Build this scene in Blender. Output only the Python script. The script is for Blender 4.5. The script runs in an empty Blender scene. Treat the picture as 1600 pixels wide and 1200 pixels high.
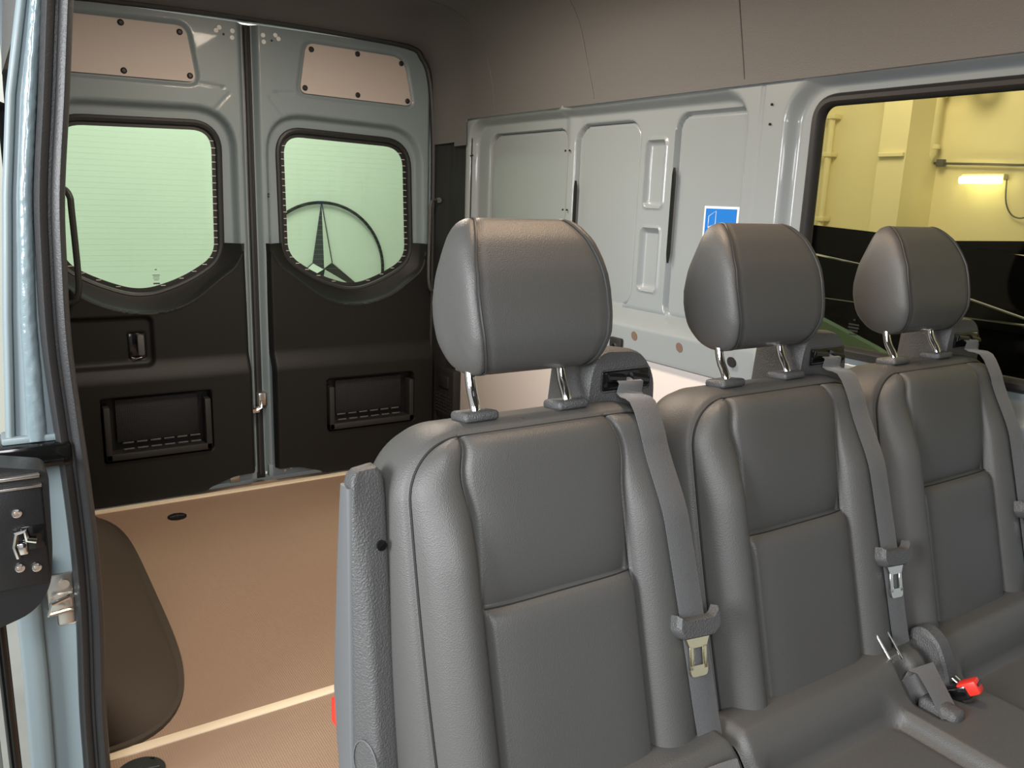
import bpy, bmesh, math, random
import numpy as np
from mathutils import Vector, Matrix
random.seed(7)
C = bpy.context.scene.collection
sc = bpy.context.scene

# ------------------------------------------------------------------ camera
F_PX = 1271.8
yaw, pit, rol = [math.radians(a) for a in (33.377, 12.797, 2.05)]
fw = Vector((math.sin(yaw)*math.cos(pit), math.cos(yaw)*math.cos(pit), -math.sin(pit)))
r0 = Vector((math.cos(yaw), -math.sin(yaw), 0)); u0 = r0.cross(fw)
rt = math.cos(rol)*r0 + math.sin(rol)*u0
up = -math.sin(rol)*r0 + math.cos(rol)*u0
camd = bpy.data.cameras.new('camera'); cam = bpy.data.objects.new('camera', camd); C.objects.link(cam)
M = Matrix((rt, up, -fw)).transposed().to_4x4(); M.translation = Vector((-0.9552, -3.3638, 1.2218))
cam.matrix_world = M
camd.sensor_fit = 'HORIZONTAL'; camd.sensor_width = 36; camd.lens = 36*F_PX/1600
camd.clip_start = 0.02
sc.camera = cam
sc.view_settings.view_transform = 'Standard'; sc.view_settings.look = 'None'
sc.view_settings.gamma = 1; sc.view_settings.use_curve_mapping = False
sc.view_settings.exposure = 0.45

# ------------------------------------------------------------------ world and lights
w = bpy.data.worlds.new('world'); sc.world = w; w.use_nodes = True
w.node_tree.nodes['Background'].inputs[0].default_value = (0.92, 0.95, 1.0, 1)
w.node_tree.nodes['Background'].inputs[1].default_value = 0.40
def area(name, loc, target, size, power, col, sy=None):
    l = bpy.data.lights.new(name, 'AREA'); l.energy = power; l.color = col; l.size = size
    if sy: l.shape = 'RECTANGLE'; l.size_y = sy
    o = bpy.data.objects.new(name, l); C.objects.link(o); o.location = loc
    o.rotation_euler = (Vector(target)-Vector(loc)).to_track_quat('-Z', 'Y').to_euler()
    return o
area('showroom_light', (-1.45, -4.2, 1.85), (-0.1, -2.5, 0.7), 0.8, 36, (0.98, 0.99, 1.0), 1.0)
area('showroom_light_far', (-3.3, -3.05, 1.7), (0.8, -1.4, 0.7), 1.2, 100, (0.97, 0.99, 1.0), 1.2)
area('dome_light_rear', (0.0, -1.15, 1.94), (0.0, -1.15, 0), 0.22, 18, (1.0, 0.84, 0.68), 0.40)
area('dome_light_front', (0.05, -2.35, 1.94), (0.05, -2.35, 0), 0.22, 6.5, (1.0, 0.72, 0.48), 0.40)
area('garage_light_behind', (0.7, 1.4, 3.2), (0.7, 3.2, 0.6), 1.4, 44, (1.0, 1.0, 0.97))
area('garage_light_side', (4.9, 0.9, 3.5), (7.1, 1.2, 1.5), 1.2, 52, (1.0, 0.93, 0.80))

# ------------------------------------------------------------------ materials
def mat(name, col, rough=0.5, metal=0.0, bump=0.0, bscale=200.0, spec=0.5, coat=0.0, kind='noise', var=0.0, vscale=5.0, sheen=0.0):
    m = bpy.data.materials.new(name); m.use_nodes = True; nt = m.node_tree; b = nt.nodes['Principled BSDF']
    b.inputs['Base Color'].default_value = (*col, 1); b.inputs['Roughness'].default_value = rough
    b.inputs['Metallic'].default_value = metal; b.inputs['Specular IOR Level'].default_value = spec
    b.inputs['Coat Weight'].default_value = coat; b.inputs['Coat Roughness'].default_value = 0.05
    b.inputs['Sheen Weight'].default_value = sheen
    tc = nt.nodes.new('ShaderNodeTexCoord')
    if bump:
        if kind == 'noise':
            t = nt.nodes.new('ShaderNodeTexNoise'); t.inputs['Scale'].default_value = bscale; t.inputs['Detail'].default_value = 3; out = t.outputs['Fac']
        else:
            t = nt.nodes.new('ShaderNodeTexVoronoi'); t.inputs['Scale'].default_value = bscale; out = t.outputs['Distance']
            if kind == 'dots': t.inputs['Randomness'].default_value = 0.05
        nt.links.new(tc.outputs['Object'], t.inputs['Vector'])
        bp = nt.nodes.new('ShaderNodeBump'); bp.inputs['Strength'].default_value = bump; bp.inputs['Distance'].default_value = 0.002
        nt.links.new(out, bp.inputs['Height']); nt.links.new(bp.outputs['Normal'], b.inputs['Normal'])
    if var:
        t = nt.nodes.new('ShaderNodeTexNoise'); t.inputs['Scale'].default_value = vscale; t.inputs['Detail'].default_value = 4
        nt.links.new(tc.outputs['Object'], t.inputs['Vector'])
        mx = nt.nodes.new('ShaderNodeMix'); mx.data_type = 'RGBA'
        mx.inputs['A'].default_value = (*[c*(1-var) for c in col], 1); mx.inputs['B'].default_value = (*[min(1, c*(1+var)) for c in col], 1)
        nt.links.new(t.outputs['Fac'], mx.inputs['Factor']); nt.links.new(mx.outputs['Result'], b.inputs['Base Color'])
    return m
def glassmat(name, tint, gloss=0.06):
    m = bpy.data.materials.new(name); m.use_nodes = True; nt = m.node_tree; nt.nodes.clear()
    o = nt.nodes.new('ShaderNodeOutputMaterial'); tr = nt.nodes.new('ShaderNodeBsdfTransparent'); tr.inputs[0].default_value = (*tint, 1)
    g = nt.nodes.new('ShaderNodeBsdfGlossy'); g.inputs['Roughness'].default_value = 0.02
    mx = nt.nodes.new('ShaderNodeMixShader'); mx.inputs[0].default_value = gloss
    nt.links.new(tr.outputs[0], mx.inputs[1]); nt.links.new(g.outputs[0], mx.inputs[2]); nt.links.new(mx.outputs[0], o.inputs[0])
    return m
def emit(name, col, s):
    m = bpy.data.materials.new(name); m.use_nodes = True; b = m.node_tree.nodes['Principled BSDF']
    b.inputs['Base Color'].default_value = (*col, 1); b.inputs['Emission Color'].default_value = (*col, 1); b.inputs['Emission Strength'].default_value = s
    return m
LEATHER = mat('leather', (0.080, 0.079, 0.076), 0.47, bump=0.20, bscale=650, kind='voronoi', spec=0.5)
LEATHER_S = mat('leather_side', (0.072, 0.073, 0.072), 0.48, bump=0.18, bscale=500, spec=0.5)
THREAD = mat('seam', (0.012, 0.012, 0.012), 0.7)
PIPING = mat('piping', (0.035, 0.035, 0.034), 0.5)
GREYPL = mat('grey_plastic', (0.080, 0.080, 0.081), 0.42, bump=0.9, bscale=430, spec=0.6)
GREYSM = mat('smooth_grey_plastic', (0.12, 0.125, 0.13), 0.5, bump=0.08, bscale=600)
BLACKPL = mat('black_plastic', (0.018, 0.018, 0.018), 0.5, bump=0.1, bscale=500)
TRIMPL = mat('door_trim_plastic', (0.0065, 0.0065, 0.006), 0.55, bump=0.15, bscale=600, spec=0.35)
GLOSSBK = mat('gloss_black', (0.006, 0.006, 0.006), 0.12)
RUBBER = mat('rubber', (0.030, 0.030, 0.031), 0.42, bump=0.25, bscale=300)
CHROME = mat('chrome', (0.85, 0.83, 0.80), 0.08, 1.0)
STEEL = mat('zinc_steel', (0.62, 0.60, 0.56), 0.3, 1.0, bump=0.1, bscale=120)
PAINT = mat('body_paint', (0.215, 0.270, 0.290), 0.45, coat=0.12, var=0.03, vscale=3)
PAINT_W = mat('body_paint_wall', (0.275, 0.31, 0.325), 0.34, coat=0.4, var=0.02, vscale=3)
SEALANT = mat('painted_sealant', (0.19, 0.25, 0.275), 0.22, coat=0.5, bump=1.0, bscale=45)
HARDB = mat('hardboard', (0.56, 0.50, 0.46), 0.6, bump=0.05, bscale=300)
HEADL = mat('headliner_vinyl', (0.135, 0.132, 0.130), 0.55, bump=0.3, bscale=450, kind='voronoi')
FLOORM = mat('rubber_floor', (0.295, 0.198, 0.135), 0.55, bump=0.7, bscale=190, kind='dots', var=0.06, vscale=2.5)
LOWP = mat('lower_panel_white', (0.66, 0.61, 0.58), 0.55)
TICKM = mat('heater_silver', (0.62, 0.60, 0.55), 0.5)
STRIP = mat('beige_strip', (0.78, 0.66, 0.48), 0.5)
ARCHM = mat('wheel_cover_plastic', (0.050, 0.036, 0.025), 0.6, bump=0.2, bscale=420)
WEB = mat('belt_webbing', (0.085, 0.086, 0.088), 0.7, bump=0.35, bscale=620, kind='voronoi', sheen=0.3)
BRASS = mat('pale_metal_tongue', (0.90, 0.82, 0.55), 0.25, 1.0)
RED = mat('red_plastic', (0.80, 0.035, 0.02), 0.4)
WHITEP = mat('white_paper', (0.85, 0.86, 0.86), 0.5)
BLUEP = mat('blue_print', (0.010, 0.18, 0.62), 0.45)
GLASS_R = glassmat('rear_glass', (0.82, 0.93, 0.80), 0.03)
GLASS_S = glassmat('side_glass', (0.84, 0.81, 0.62), 0.02)
WALLG = mat('garage_wall_pale', (0.80, 0.82, 0.74), 0.8, var=0.03, vscale=2)
WALLY = mat('garage_wall_cream', (0.78, 0.71, 0.47), 0.75, var=0.06, vscale=1.5)
CONC = mat('garage_floor', (0.45, 0.46, 0.42), 0.5, var=0.1)
CARBK = mat('car_black_paint', (0.003, 0.003, 0.004), 0.5, spec=0.0)
CARGL = mat('car_dark_glass', (0.003, 0.004, 0.004), 0.2, spec=0.0)
PALESHEET = mat('pale_green_sheet', (0.30, 0.46, 0.34), 0.25, coat=0.5)
DARKIN = mat('dark_fabric', (0.01, 0.01, 0.011), 0.9)
LATCHM = mat('latch_plastic', (0.007, 0.007, 0.008), 0.4, bump=0.1, bscale=400)
NET = mat('pocket_net', (0.006, 0.006, 0.007), 0.7, bump=1.0, bscale=140, kind='dots')
EMBL = mat('emblem_black', (0.006, 0.006, 0.007), 0.3)
TUBEM = emit('tube_glow', (1.0, 1.0, 0.72), 9)
LENSM = emit('dome_lens', (1.0, 0.75, 0.5), 1.0)

# ------------------------------------------------------------------ helpers
def link(name, me, m=None, parent=None, smooth=True):
    o = bpy.data.objects.new(name, me); C.objects.link(o)
    if m: me.materials.append(m)
    if parent: o.parent = parent
    if smooth and len(me.polygons): me.polygons.foreach_set('use_smooth', [True]*len(me.polygons))
    return o
def mesh(name, V, Fc, m, parent=None, smooth=True, sharp=None):
    me = bpy.data.meshes.new(name); me.from_pydata([tuple(v) for v in V], [], Fc); me.update()
    if sharp and smooth:
        o = link(name, me, m, parent, True); me.set_sharp_from_angle(angle=math.radians(sharp)); return o
    return link(name, me, m, parent, smooth)
def empty(name, loc=(0,0,0), parent=None, **k):
    o = bpy.data.objects.new(name, None); C.objects.link(o); o.location = loc; o.empty_display_size = .05
    if parent: o.parent = parent
    for a, b in k.items(): o[a] = b
    return o
def tag(o, label=None, cat=None, group=None, kind=None):
    if label: o['label'] = label
    if cat: o['category'] = cat
    if group: o['group'] = group
    if kind: o['kind'] = kind
    return o
class MB:
    def __init__(s): s.V = []; s.F = []
    def add(s, V, F):
        n = len(s.V); s.V += [tuple(v) for v in V]; s.F += [tuple(i+n for i in f) for f in F]; return s
    def box(s, x0, x1, y0, y1, z0, z1, b=0.0, seg=2, mtx=None):
        bm = bmesh.new(); bmesh.ops.create_cube(bm, size=1)
        for v in bm.verts:
            v.co = Vector(((x0+x1)/2+v.co.x*(x1-x0), (y0+y1)/2+v.co.y*(y1-y0), (z0+z1)/2+v.co.z*(z1-z0)))
        if b: bmesh.ops.bevel(bm, geom=bm.edges[:], offset=b, segments=seg, affect='EDGES', profile=.5)
        if mtx: bmesh.ops.transform(bm, matrix=mtx, verts=bm.verts)
        bm.verts.index_update(); s.add([v.co[:] for v in bm.verts], [[v.index for v in f.verts] for f in bm.faces]); bm.free(); return s
    def tube(s, P, r, n=10, closed=False, cap=True, flat=1.0, upv=None):
        P = [Vector(p) for p in P]; N = len(P); rr = r if isinstance(r, (list, tuple)) else [r]*N
        base = len(s.V); prev = None
        for i in range(N):
            a = P[(i-1) % N] if (closed or i) else P[0]; b = P[(i+1) % N] if (closed or i < N-1) else P[-1]
            t = (b-a).normalized()
            if upv is not None: x = Vector(upv).cross(t)
            elif prev is None: x = t.orthogonal()
            else: x = prev - prev.dot(t)*t
            x.normalize(); prev = x; y = t.cross(x)
            for k in range(n):
                an = 2*math.pi*k/n; s.V.append(tuple(P[i] + rr[i]*(x*math.cos(an) + y*math.sin(an)*flat)))
        L = N if closed else N-1
        for i in range(L):
            for k in range(n):
                a = base+i*n+k; b = base+i*n+(k+1) % n; c = base+((i+1) % N)*n+(k+1) % n; d = base+((i+1) % N)*n+k
                s.F.append((a, b, c, d))
        if cap and not closed:
            s.F.append(tuple(base+k for k in range(n))[::-1]); s.F.append(tuple(base+(N-1)*n+k for k in range(n)))
        return s
    def prism(s, poly, axis, a0, a1):
        # poly in the other two axes, extruded on axis
        def P(p, a):
            q = list(p); q.insert('xyz'.index(axis), a); return tuple(q)
        n = len(poly); s.add([P(p, a0) for p in poly]+[P(p, a1) for p in poly],
              [tuple(range(n))[::-1], tuple(range(n, 2*n))]+[(i, (i+1) % n, n+(i+1) % n, n+i) for i in range(n)]); return s
    def build(s, name, m, parent=None, smooth=True, sharp=35):
        me = bpy.data.meshes.new(name); me.from_pydata(s.V, [], s.F)
        bm = bmesh.new(); bm.from_mesh(me); bmesh.ops.recalc_face_normals(bm, faces=bm.faces); bm.to_mesh(me); bm.free(); me.update()
        o = link(name, me, m, parent, smooth)
        if smooth and sharp: me.set_sharp_from_angle(angle=math.radians(sharp))
        return o
def crom(P, n=8, closed=False):
    P = [np.array(p, float) for p in P]; N = len(P); out = []
    for i in range(N if closed else N-1):
        if closed: a, b, c, d = P[i-1], P[i], P[(i+1) % N], P[(i+2) % N]
        else: a, b, c, d = P[max(i-1, 0)], P[i], P[i+1], P[min(i+2, N-1)]
        for k in range(n):
            t = k/n; out.append(0.5*((2*b)+(c-a)*t+(2*a-5*b+4*c-d)*t*t+(3*b-3*c+d-a)*t**3))
    if not closed: out.append(P[-1])
    return out
def roundpoly(P, r, n=5):
    # polygon with rounded corners (arcs by quadratic curve)
    out = []; N = len(P); rr = r if isinstance(r, (list, tuple)) else [r]*N
    for i in range(N):
        p = np.array(P[i], float); a = np.array(P[i-1], float)-p; b = np.array(P[(i+1) % N], float)-p
        la, lb = np.linalg.norm(a), np.linalg.norm(b); q = min(rr[i], la*.49, lb*.49)
        s = p+a/la*q; e = p+b/lb*q
        for k in range(n+1):
            t = k/n; out.append((1-t)**2*s+2*t*(1-t)*p+t*t*e)
    return out
def sd_poly(X, Z, poly):
    poly = np.array(poly); d = np.full(X.shape, 1e9); ins = np.zeros(X.shape, bool)
    for i in range(len(poly)):
        a = poly[i-1]; b = poly[i]; e = b-a; L = e@e
        if L < 1e-12: continue
        t = np.clip(((X-a[0])*e[0]+(Z-a[1])*e[1])/L, 0, 1)
        d = np.minimum(d, np.hypot(X-a[0]-t*e[0], Z-a[1]-t*e[1]))
        c = ((a[1] > Z) != (b[1] > Z))
        if e[1] != 0: ins ^= c & (X < (e[0])*(Z-a[1])/e[1]+a[0])
    return np.where(ins, -d, d)
def sd_rr(X, Z, x0, x1, z0, z1, r):
    qx = np.abs(X-(x0+x1)/2)-(x1-x0)/2+r; qz = np.abs(Z-(z0+z1)/2)-(z1-z0)/2+r
    return np.hypot(np.maximum(qx, 0), np.maximum(qz, 0))+np.minimum(np.maximum(qx, qz), 0)-r
def ss(a, b, x):
    t = np.clip((x-a)/(b-a), 0, 1); return t*t*(3-2*t)
def field(name, us, vs, depth, place, m, parent=None, cut=None, keep=None, flip=False, sharp=None):
    """height field over us x vs; cut(U,V) < 0 is a hole whose rim is snapped to the contour"""
    U, V = np.meshgrid(us, vs, indexing='ij'); U = U.copy(); V = V.copy()
    mask = None
    for fn, sgn in ((cut, 1), (keep, -1)):
        if fn is None: continue
        D = fn(U, V)*sgn; h = 1e-4; cell = max(np.diff(us).max(), np.diff(vs).max())
        near = np.abs(D) < cell*.75
        gx = (fn(U+h, V)*sgn-D)/h; gz = (fn(U, V+h)*sgn-D)/h; g = np.maximum(gx*gx+gz*gz, .25)
        U = np.where(near, U-D*gx/g, U); V = np.where(near, V-D*gz/g, V)
        D2 = np.where(near, 0, D); mm = D2 < -1e-6
        mask = mm if mask is None else mask | mm
    W = depth(U, V); P = place(U, V, W); nu, nv = U.shape
    Vv = np.stack([np.broadcast_to(p, U.shape) for p in P], -1).reshape(-1, 3)
    Fs = []
    for i in range(nu-1):
        for j in range(nv-1):
            q = ((i, j), (i+1, j), (i+1, j+1), (i, j+1))
            if mask is not None and any(mask[a] for a in q): continue
            if cut or keep:
                cu = np.mean([U[a] for a in q]); cv = np.mean([V[a] for a in q])
            f = [a*nv+b for a, b in q]
            Fs.append(f[::-1] if flip else f)
    if cut or keep:   # drop faces collapsed onto the rim's far side
        used = np.array(Fs); cu = U.reshape(-1)[used].mean(1); cv = V.reshape(-1)[used].mean(1)
        ok = np.ones(len(used), bool)
        if cut: ok &= cut(cu, cv) > -1e-4
        if keep: ok &= keep(cu, cv) < 1e-4
        Fs = [f for f, k in zip(Fs, ok) if k]
    usedv = np.unique(np.array(Fs)); idx = -np.ones(len(Vv), int); idx[usedv] = np.arange(len(usedv))
    Fs = [[int(idx[a]) for a in f] for f in Fs]
    return mesh(name, Vv[usedv].tolist(), Fs, m, parent, True, sharp)
def lin(a, b, step): return np.linspace(a, b, max(2, int(round(abs(b-a)/step))+1))
def lines(*segs):
    out = []
    for a, b, st in segs: out += list(lin(a, b, st))
    return np.array(sorted(set(round(x, 5) for x in out)))

# ------------------------------------------------------------------ the van shell: floor
b = MB(); b.box(-0.85, 0.88, -1.60, -0.012, -0.04, 0.0, 0.0)
b.box(-0.85, 0.88, -4.6, -1.612, -0.04, 0.0, 0.0)
fl = b.build('floor', FLOORM, smooth=False); fl['kind'] = 'structure'
b = MB(); b.box(-0.86, 0.88, -1.618, -1.588, -0.03, 0.003, 0.0015)
tag(b.build('trim_1', STRIP), kind='structure')
b = MB(); b.box(-0.86, 0.86, -0.096, -0.064, -0.04, 0.006, 0.0015)
tag(b.build('trim_2', STRIP), kind='structure')
b = MB(); b.box(-0.84, 0.84, 0.012, 0.12, -0.10, -0.015, 0.002)
tag(b.build('trim_3', BLACKPL), kind='structure')

# ------------------------------------------------------------------ rear doors
def door_win():   # right-hand door, x outwards from the centre gap
    return roundpoly([(0.128, 1.448), (0.675, 1.432), (0.690, 0.935), (0.560, 0.862), (0.425, 0.818), (0.265, 0.868), (0.136, 0.955)],
                     [.085, .095, .07, .16, .20, .16, .06], 9)
def grow(poly, d):
    poly = np.array(poly); n = len(poly); out = []
    area2 = sum(poly[i-1][0]*poly[i][1]-poly[i][0]*poly[i-1][1] for i in range(n)); s = 1 if area2 > 0 else -1
    for i in range(n):
        t = poly[(i+1) % n]-poly[i-1]; L = np.linalg.norm(t)
        out.append(poly[i]+s*d*np.array([t[1], -t[0]])/max(L, 1e-9))
    return out
WIN = door_win()
WINO = grow(WIN, .016)
PANEL = roundpoly([(0.222, 1.800), (0.650, 1.792), (0.690, 1.600), (0.192, 1.608)], [.035, .06, .03, .03], 6)
ARCH = roundpoly([(0.058, 1.522), (0.735, 1.502), (0.748, 0.70), (0.06, 0.70)], [.16, .16, .05, .05], 8)
def door_depth(X, Z):
    dA = sd_poly(X, Z, ARCH); dP = sd_poly(X, Z, grow(PANEL, .012))
    d = 0.040*ss(.012, -.014, dA) + 0.008*ss(.005, -.005, dP)
    d += 0.030*ss(0.035, 0.008, X) * 1.0                         # rounded inner edge
    d += 0.02*ss(0.77, 0.79, X)
    # pressed triangular crease lines
    for (x0, z0, x1, z1) in ((0.09, 1.60, 0.19, 1.605), (0.07, 1.58, 0.13, 1.515)):
        L = math.hypot(x1-x0, z1-z0); t = np.clip(((X-x0)*(x1-x0)+(Z-z0)*(z1-z0))/L**2, 0, 1)
        d += 0.003*ss(.006, 0, np.hypot(X-x0-t*(x1-x0), Z-z0-t*(z1-z0)))
    return d
LIP = crom([(0.036, 1.03), (0.045, 0.99), (0.085, 0.925), (0.145, 0.880), (0.285, 0.775), (0.43, 0.752), (0.570, 0.785), (0.67, 0.85), (0.73, 0.90), (0.745, 0.96), (0.75, 1.03)], 6) + [np.array((0.40, 1.03))]
def rear_door(sgn, idx, handle):
    d = empty('door_%d' % idx, (0, 0, 0), kind='structure')
    S = lambda x: sgn*x
    place = lambda U, V, W: (sgn*U, W, V)
    X = lines((0.012, 0.06, .004), (0.06, 0.79, .006)); Z = lines((0.03, .70, .02), (.70, 1.84, .006))
    sheet = field('door_skin', X, Z, door_depth, place, PAINT, d, cut=lambda a, c: sd_poly(a, c, WINO), flip=(sgn < 0), sharp=50)
    # folded edge facing the gap
    b = MB(); b.box(min(S(.010), S(.016)), max(S(.010), S(.016)), .026, .085, .03, 1.84); b.build('door_edge', PAINT, d)
    # gasket around the glass
    b = MB(); G = [(S(p[0]), 0.038, p[1]) for p in grow(WIN, .019)]; b.tube(G, .0115, 8, closed=True, flat=.8, upv=(0, 1, 0)); b.build('window_gasket', BLACKPL, d)
    # dark frit band on the glass + pane
    n = len(WIN); inn = grow(WIN, -.008); outr = grow(WIN, .018)
    mesh('glass_border', [(S(p[0]), .048, p[1]) for p in outr]+[(S(p[0]), .048, p[1]) for p in inn], [(i, (i+1) % n, n+(i+1) % n, n+i) for i in range(n)], BLACKPL, d, False)
    b = MB(); b.prism([(S(p[0]), p[1]) for p in WIN], 'y', .050, .054)
    b.V = [(v[0], v[1], v[2]) for v in b.V]
    pane = b.build('window_pane', GLASS_R, d, False)
    # heater ticks and wires
    b = MB()
    for k in range(22):
        z = 0.845 + k*0.0265
        xs = [p for p in np.linspace(.10, .72, 200) if sd_poly(np.array(p), np.array(z), WIN) < -.001]
        if not xs: continue
        for a, e in ((xs[0]-.009, xs[0]+.008), (xs[-1]-.008, xs[-1]+.009)): b.box(min(S(a), S(e)), max(S(a), S(e)), .0455, .0475, z-.0013, z+.0013)
    b.build('heater_contact', TICKM, pane, False)
    b = MB()
    for k in range(26):
        z = 0.90 + k*0.0205
        xs = [p for p in np.linspace(.10, .72, 100) if sd_poly(np.array(p), np.array(z), WIN) < -.001]
        if xs: b.box(min(S(xs[0]), S(xs[-1])), max(S(xs[0]), S(xs[-1])), .0488, .0491, z-.00018, z+.00018)
    b.build('heater_wire', STEEL, pane, False)
    # hardboard cover with six screws
    b = MB(); b.prism([(S(p[0]), p[1]) for p in PANEL], 'y', -.002, .006)
    cv = b.build('cover_panel', HARDB, d, False)
    for (x, z) in ((.243, 1.777), (.44, 1.783), (.638, 1.768), (.214, 1.628), (.44, 1.622), (.668, 1.618)):
        b = MB(); b.tube([(S(x), -.001, z), (S(x), -.004, z), (S(x), -.0075, z)], [.0115, .011, .006], 12); b.build('screw', BLACKPL, cv)
    # lower dark trim with dish under the window, shelf, pocket, handle recess
    PK = (.210, .605, .190, .436) if sgn < 0 else (.265, .675, .205, .432)
    def tdepth(X, Z):
        dl = sd_poly(X, Z, LIP)
        prof = -.026 - .034*ss(.575, .485, Z) - .006*ss(1.0, .6, Z)
        dw = sd_poly(X, Z, WIN)
        dish = .034 - (.060)*np.clip((dw-.016)/.070, 0, 1)**1.2
        k = ss(.006, -.004, dl)
        o = prof*(1-k)+np.minimum(dish, .034)*k
        o = o - .004*np.exp(-(dl/.005)**2)
        o += .045*ss(.004, -.004, sd_rr(X, Z, *PK, .012))
        if handle:
            o += .020*ss(.008, -.008, sd_rr(X, Z, .405, .80, .548, .735, .025))
            o += .006*ss(.004, -.004, sd_rr(X, Z, .428, .492, .572, .675, .008))
        o += .03*ss(.05, .037, X) + .03*ss(.775, .785, X)
        return o
    foot = crom([(.785, .012), (.30, .012), (.22, .030), (.13, .058), (.045, .062)], 4)
    keepp = [(.786, 1.011), (.036, 1.011), (.036, .062)] + [tuple(p) for p in foot[::-1]]
    def keep(X, Z): return np.maximum(sd_poly(X, Z, keepp), -sd_poly(X, Z, grow(WIN, .014)))
    X = lines((0.032, 0.79, .0052)); Z = lines((0.008, 1.016, .0052))
    field('door_trim', X, Z, tdepth, place, TRIMPL, d, keep=keep, flip=(sgn < 0), sharp=60)
    # pocket: frame, net, bottom bars
    x0, x1, z0, z1 = PK
    def bx(bb, a, e, y0, y1, c, f, bv=.003): bb.box(min(S(a), S(e)), max(S(a), S(e)), y0, y1, c, f, bv)
    pk = empty('storage_pocket', (0, 0, 0), d)
    b = MB(); bx(b, x0+.004, x0+.026, -.082, -.02, z0+.006, z1-.03); bx(b, x1-.026, x1-.004, -.082, -.02, z0+.006, z1-.03); bx(b, x0+.004, x1-.004, -.082, -.02, z0+.006, z0+.032)
    b.build('pocket_frame', BLACKPL, pk)
    b = MB(); bx(b, x0+.045, x1-.05, -.040, -.034, z0+.065, z1-.012, .002); b.build('net', NET, pk)
    b = MB()
    for r in range(2):
        for k in range(6):
            a = x0+.045+(x1-x0-.10)*k/6; bx(b, a, a+.038, -.060-.01*r, -.056-.01*r, z0+.064-.022*r, z0+.070-.022*r, .001)
    b.build('pocket_rib', GREYPL, pk)
    if handle:
        h = empty('inner_handle', (0, 0, 0), d)
        b = MB(); bx(b, .432, .490, -.013, -.006, .575, .672, .003); b.build('handle_well', GLOSSBK, h); b = MB(); bx(b, .436, .460, -.036, -.012, .588, .668, .005); b.build('handle_lever', GREYPL, h)
        b = MB(); b.tube([(S(.445), -.02, .580), (S(.470), -.024, .576), (S(.482), -.018, .580)], .003, 8); b.build('lever_pin', CHROME, h)
    # painted foot corner with steel bracket, white sealing dots at the top
    b = MB(); b.box(min(S(.02), S(.30)), max(S(.02), S(.30)), -.004, .03, .012, .066, .004); b.build('door_foot', PAINT, d)
    if handle:
        b = MB(); b.box(S(.135), S(.095), -.012, -.003, .012, .056, .003); b.tube([(S(.115), -.010, .042), (S(.115), -.017, .042)], .006, 10); b.build('foot_bracket', STEEL, d)
    else:
        for x, z in ((.088, .052), (.088, .032), (.115, .040)):
            b = MB(); b.tube([(x, -.003, z), (x, -.008, z)], .005, 10); b.build('rivet', STEEL, d)
    for x, z in ((.052, 1.806), (.054, 1.782), (.10, 1.812), (.112, 1.800), (.085, 1.790)):
        rr = .0085 if z != 1.79 else .004
        b = MB(); b.tube([(S(x), .002, z), (S(x), -.002, z), (S(x), -.003, z)], [rr, rr, rr*.5], 12); b.build('hole_plug', WHITEP if rr > .005 else BLACKPL, d)
    if sgn > 0:
        b = MB(); b.tube([(.055, .002, 1.207), (.055, -.002, 1.207)], .004, 8); b.tube([(.055, .002, 1.197), (.055, -.002, 1.197)], .004, 8); b.build('key_slot', BLACKPL, d)
    return d
dl = rear_door(-1, 1, True); dl.location.x = -.014
dr = rear_door(1, 2, False); dr.location.x = -.002
# maker's etch on the left glass
b = MB()
for z0, z1, wd in ((.905, .909, .008), (.884, .887, .026), (.878, .880, .022), (.872, .874, .024), (.866, .868, .018), (.850, .856, .024)):
    b.box(-.366-wd/2, -.366+wd/2, .0462, .0470, z0, z1)
b.build('glass_mark', GREYPL, dl, False)
# seal in the gap between the doors, and lock striker
b = MB(); b.box(-.026, .012, .030, .075, .0, 1.84, .004); b.tube([(-.008, .030, .02), (-.008, .030, 1.83)], .010, 8)
tag(b.build('trim_4', RUBBER), kind='structure')
lk = empty('door_lock', (-.012, .0, .33)); tag(lk, 'small metal door lock catch between the two rear doors near the floor', 'lock')
b = MB(); b.box(-.006, .030, -.012, .03, .0, .060, .006); b.build('lock_plate', STEEL, lk)
b = MB(); b.box(-.038, -.004, -.022, .012, -.022, .004, .004); b.tube([(-.02, -.024, -.01), (.0, -.026, .0), (.004, -.02, .03)], .004, 8); b.build('lock_bolt', CHROME, lk)
b = MB(); b.tube([(.018, -.013, .0), (.018, -.016, .0)], .006, 10); b.build('lock_screw', BLACKPL, lk)

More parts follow.
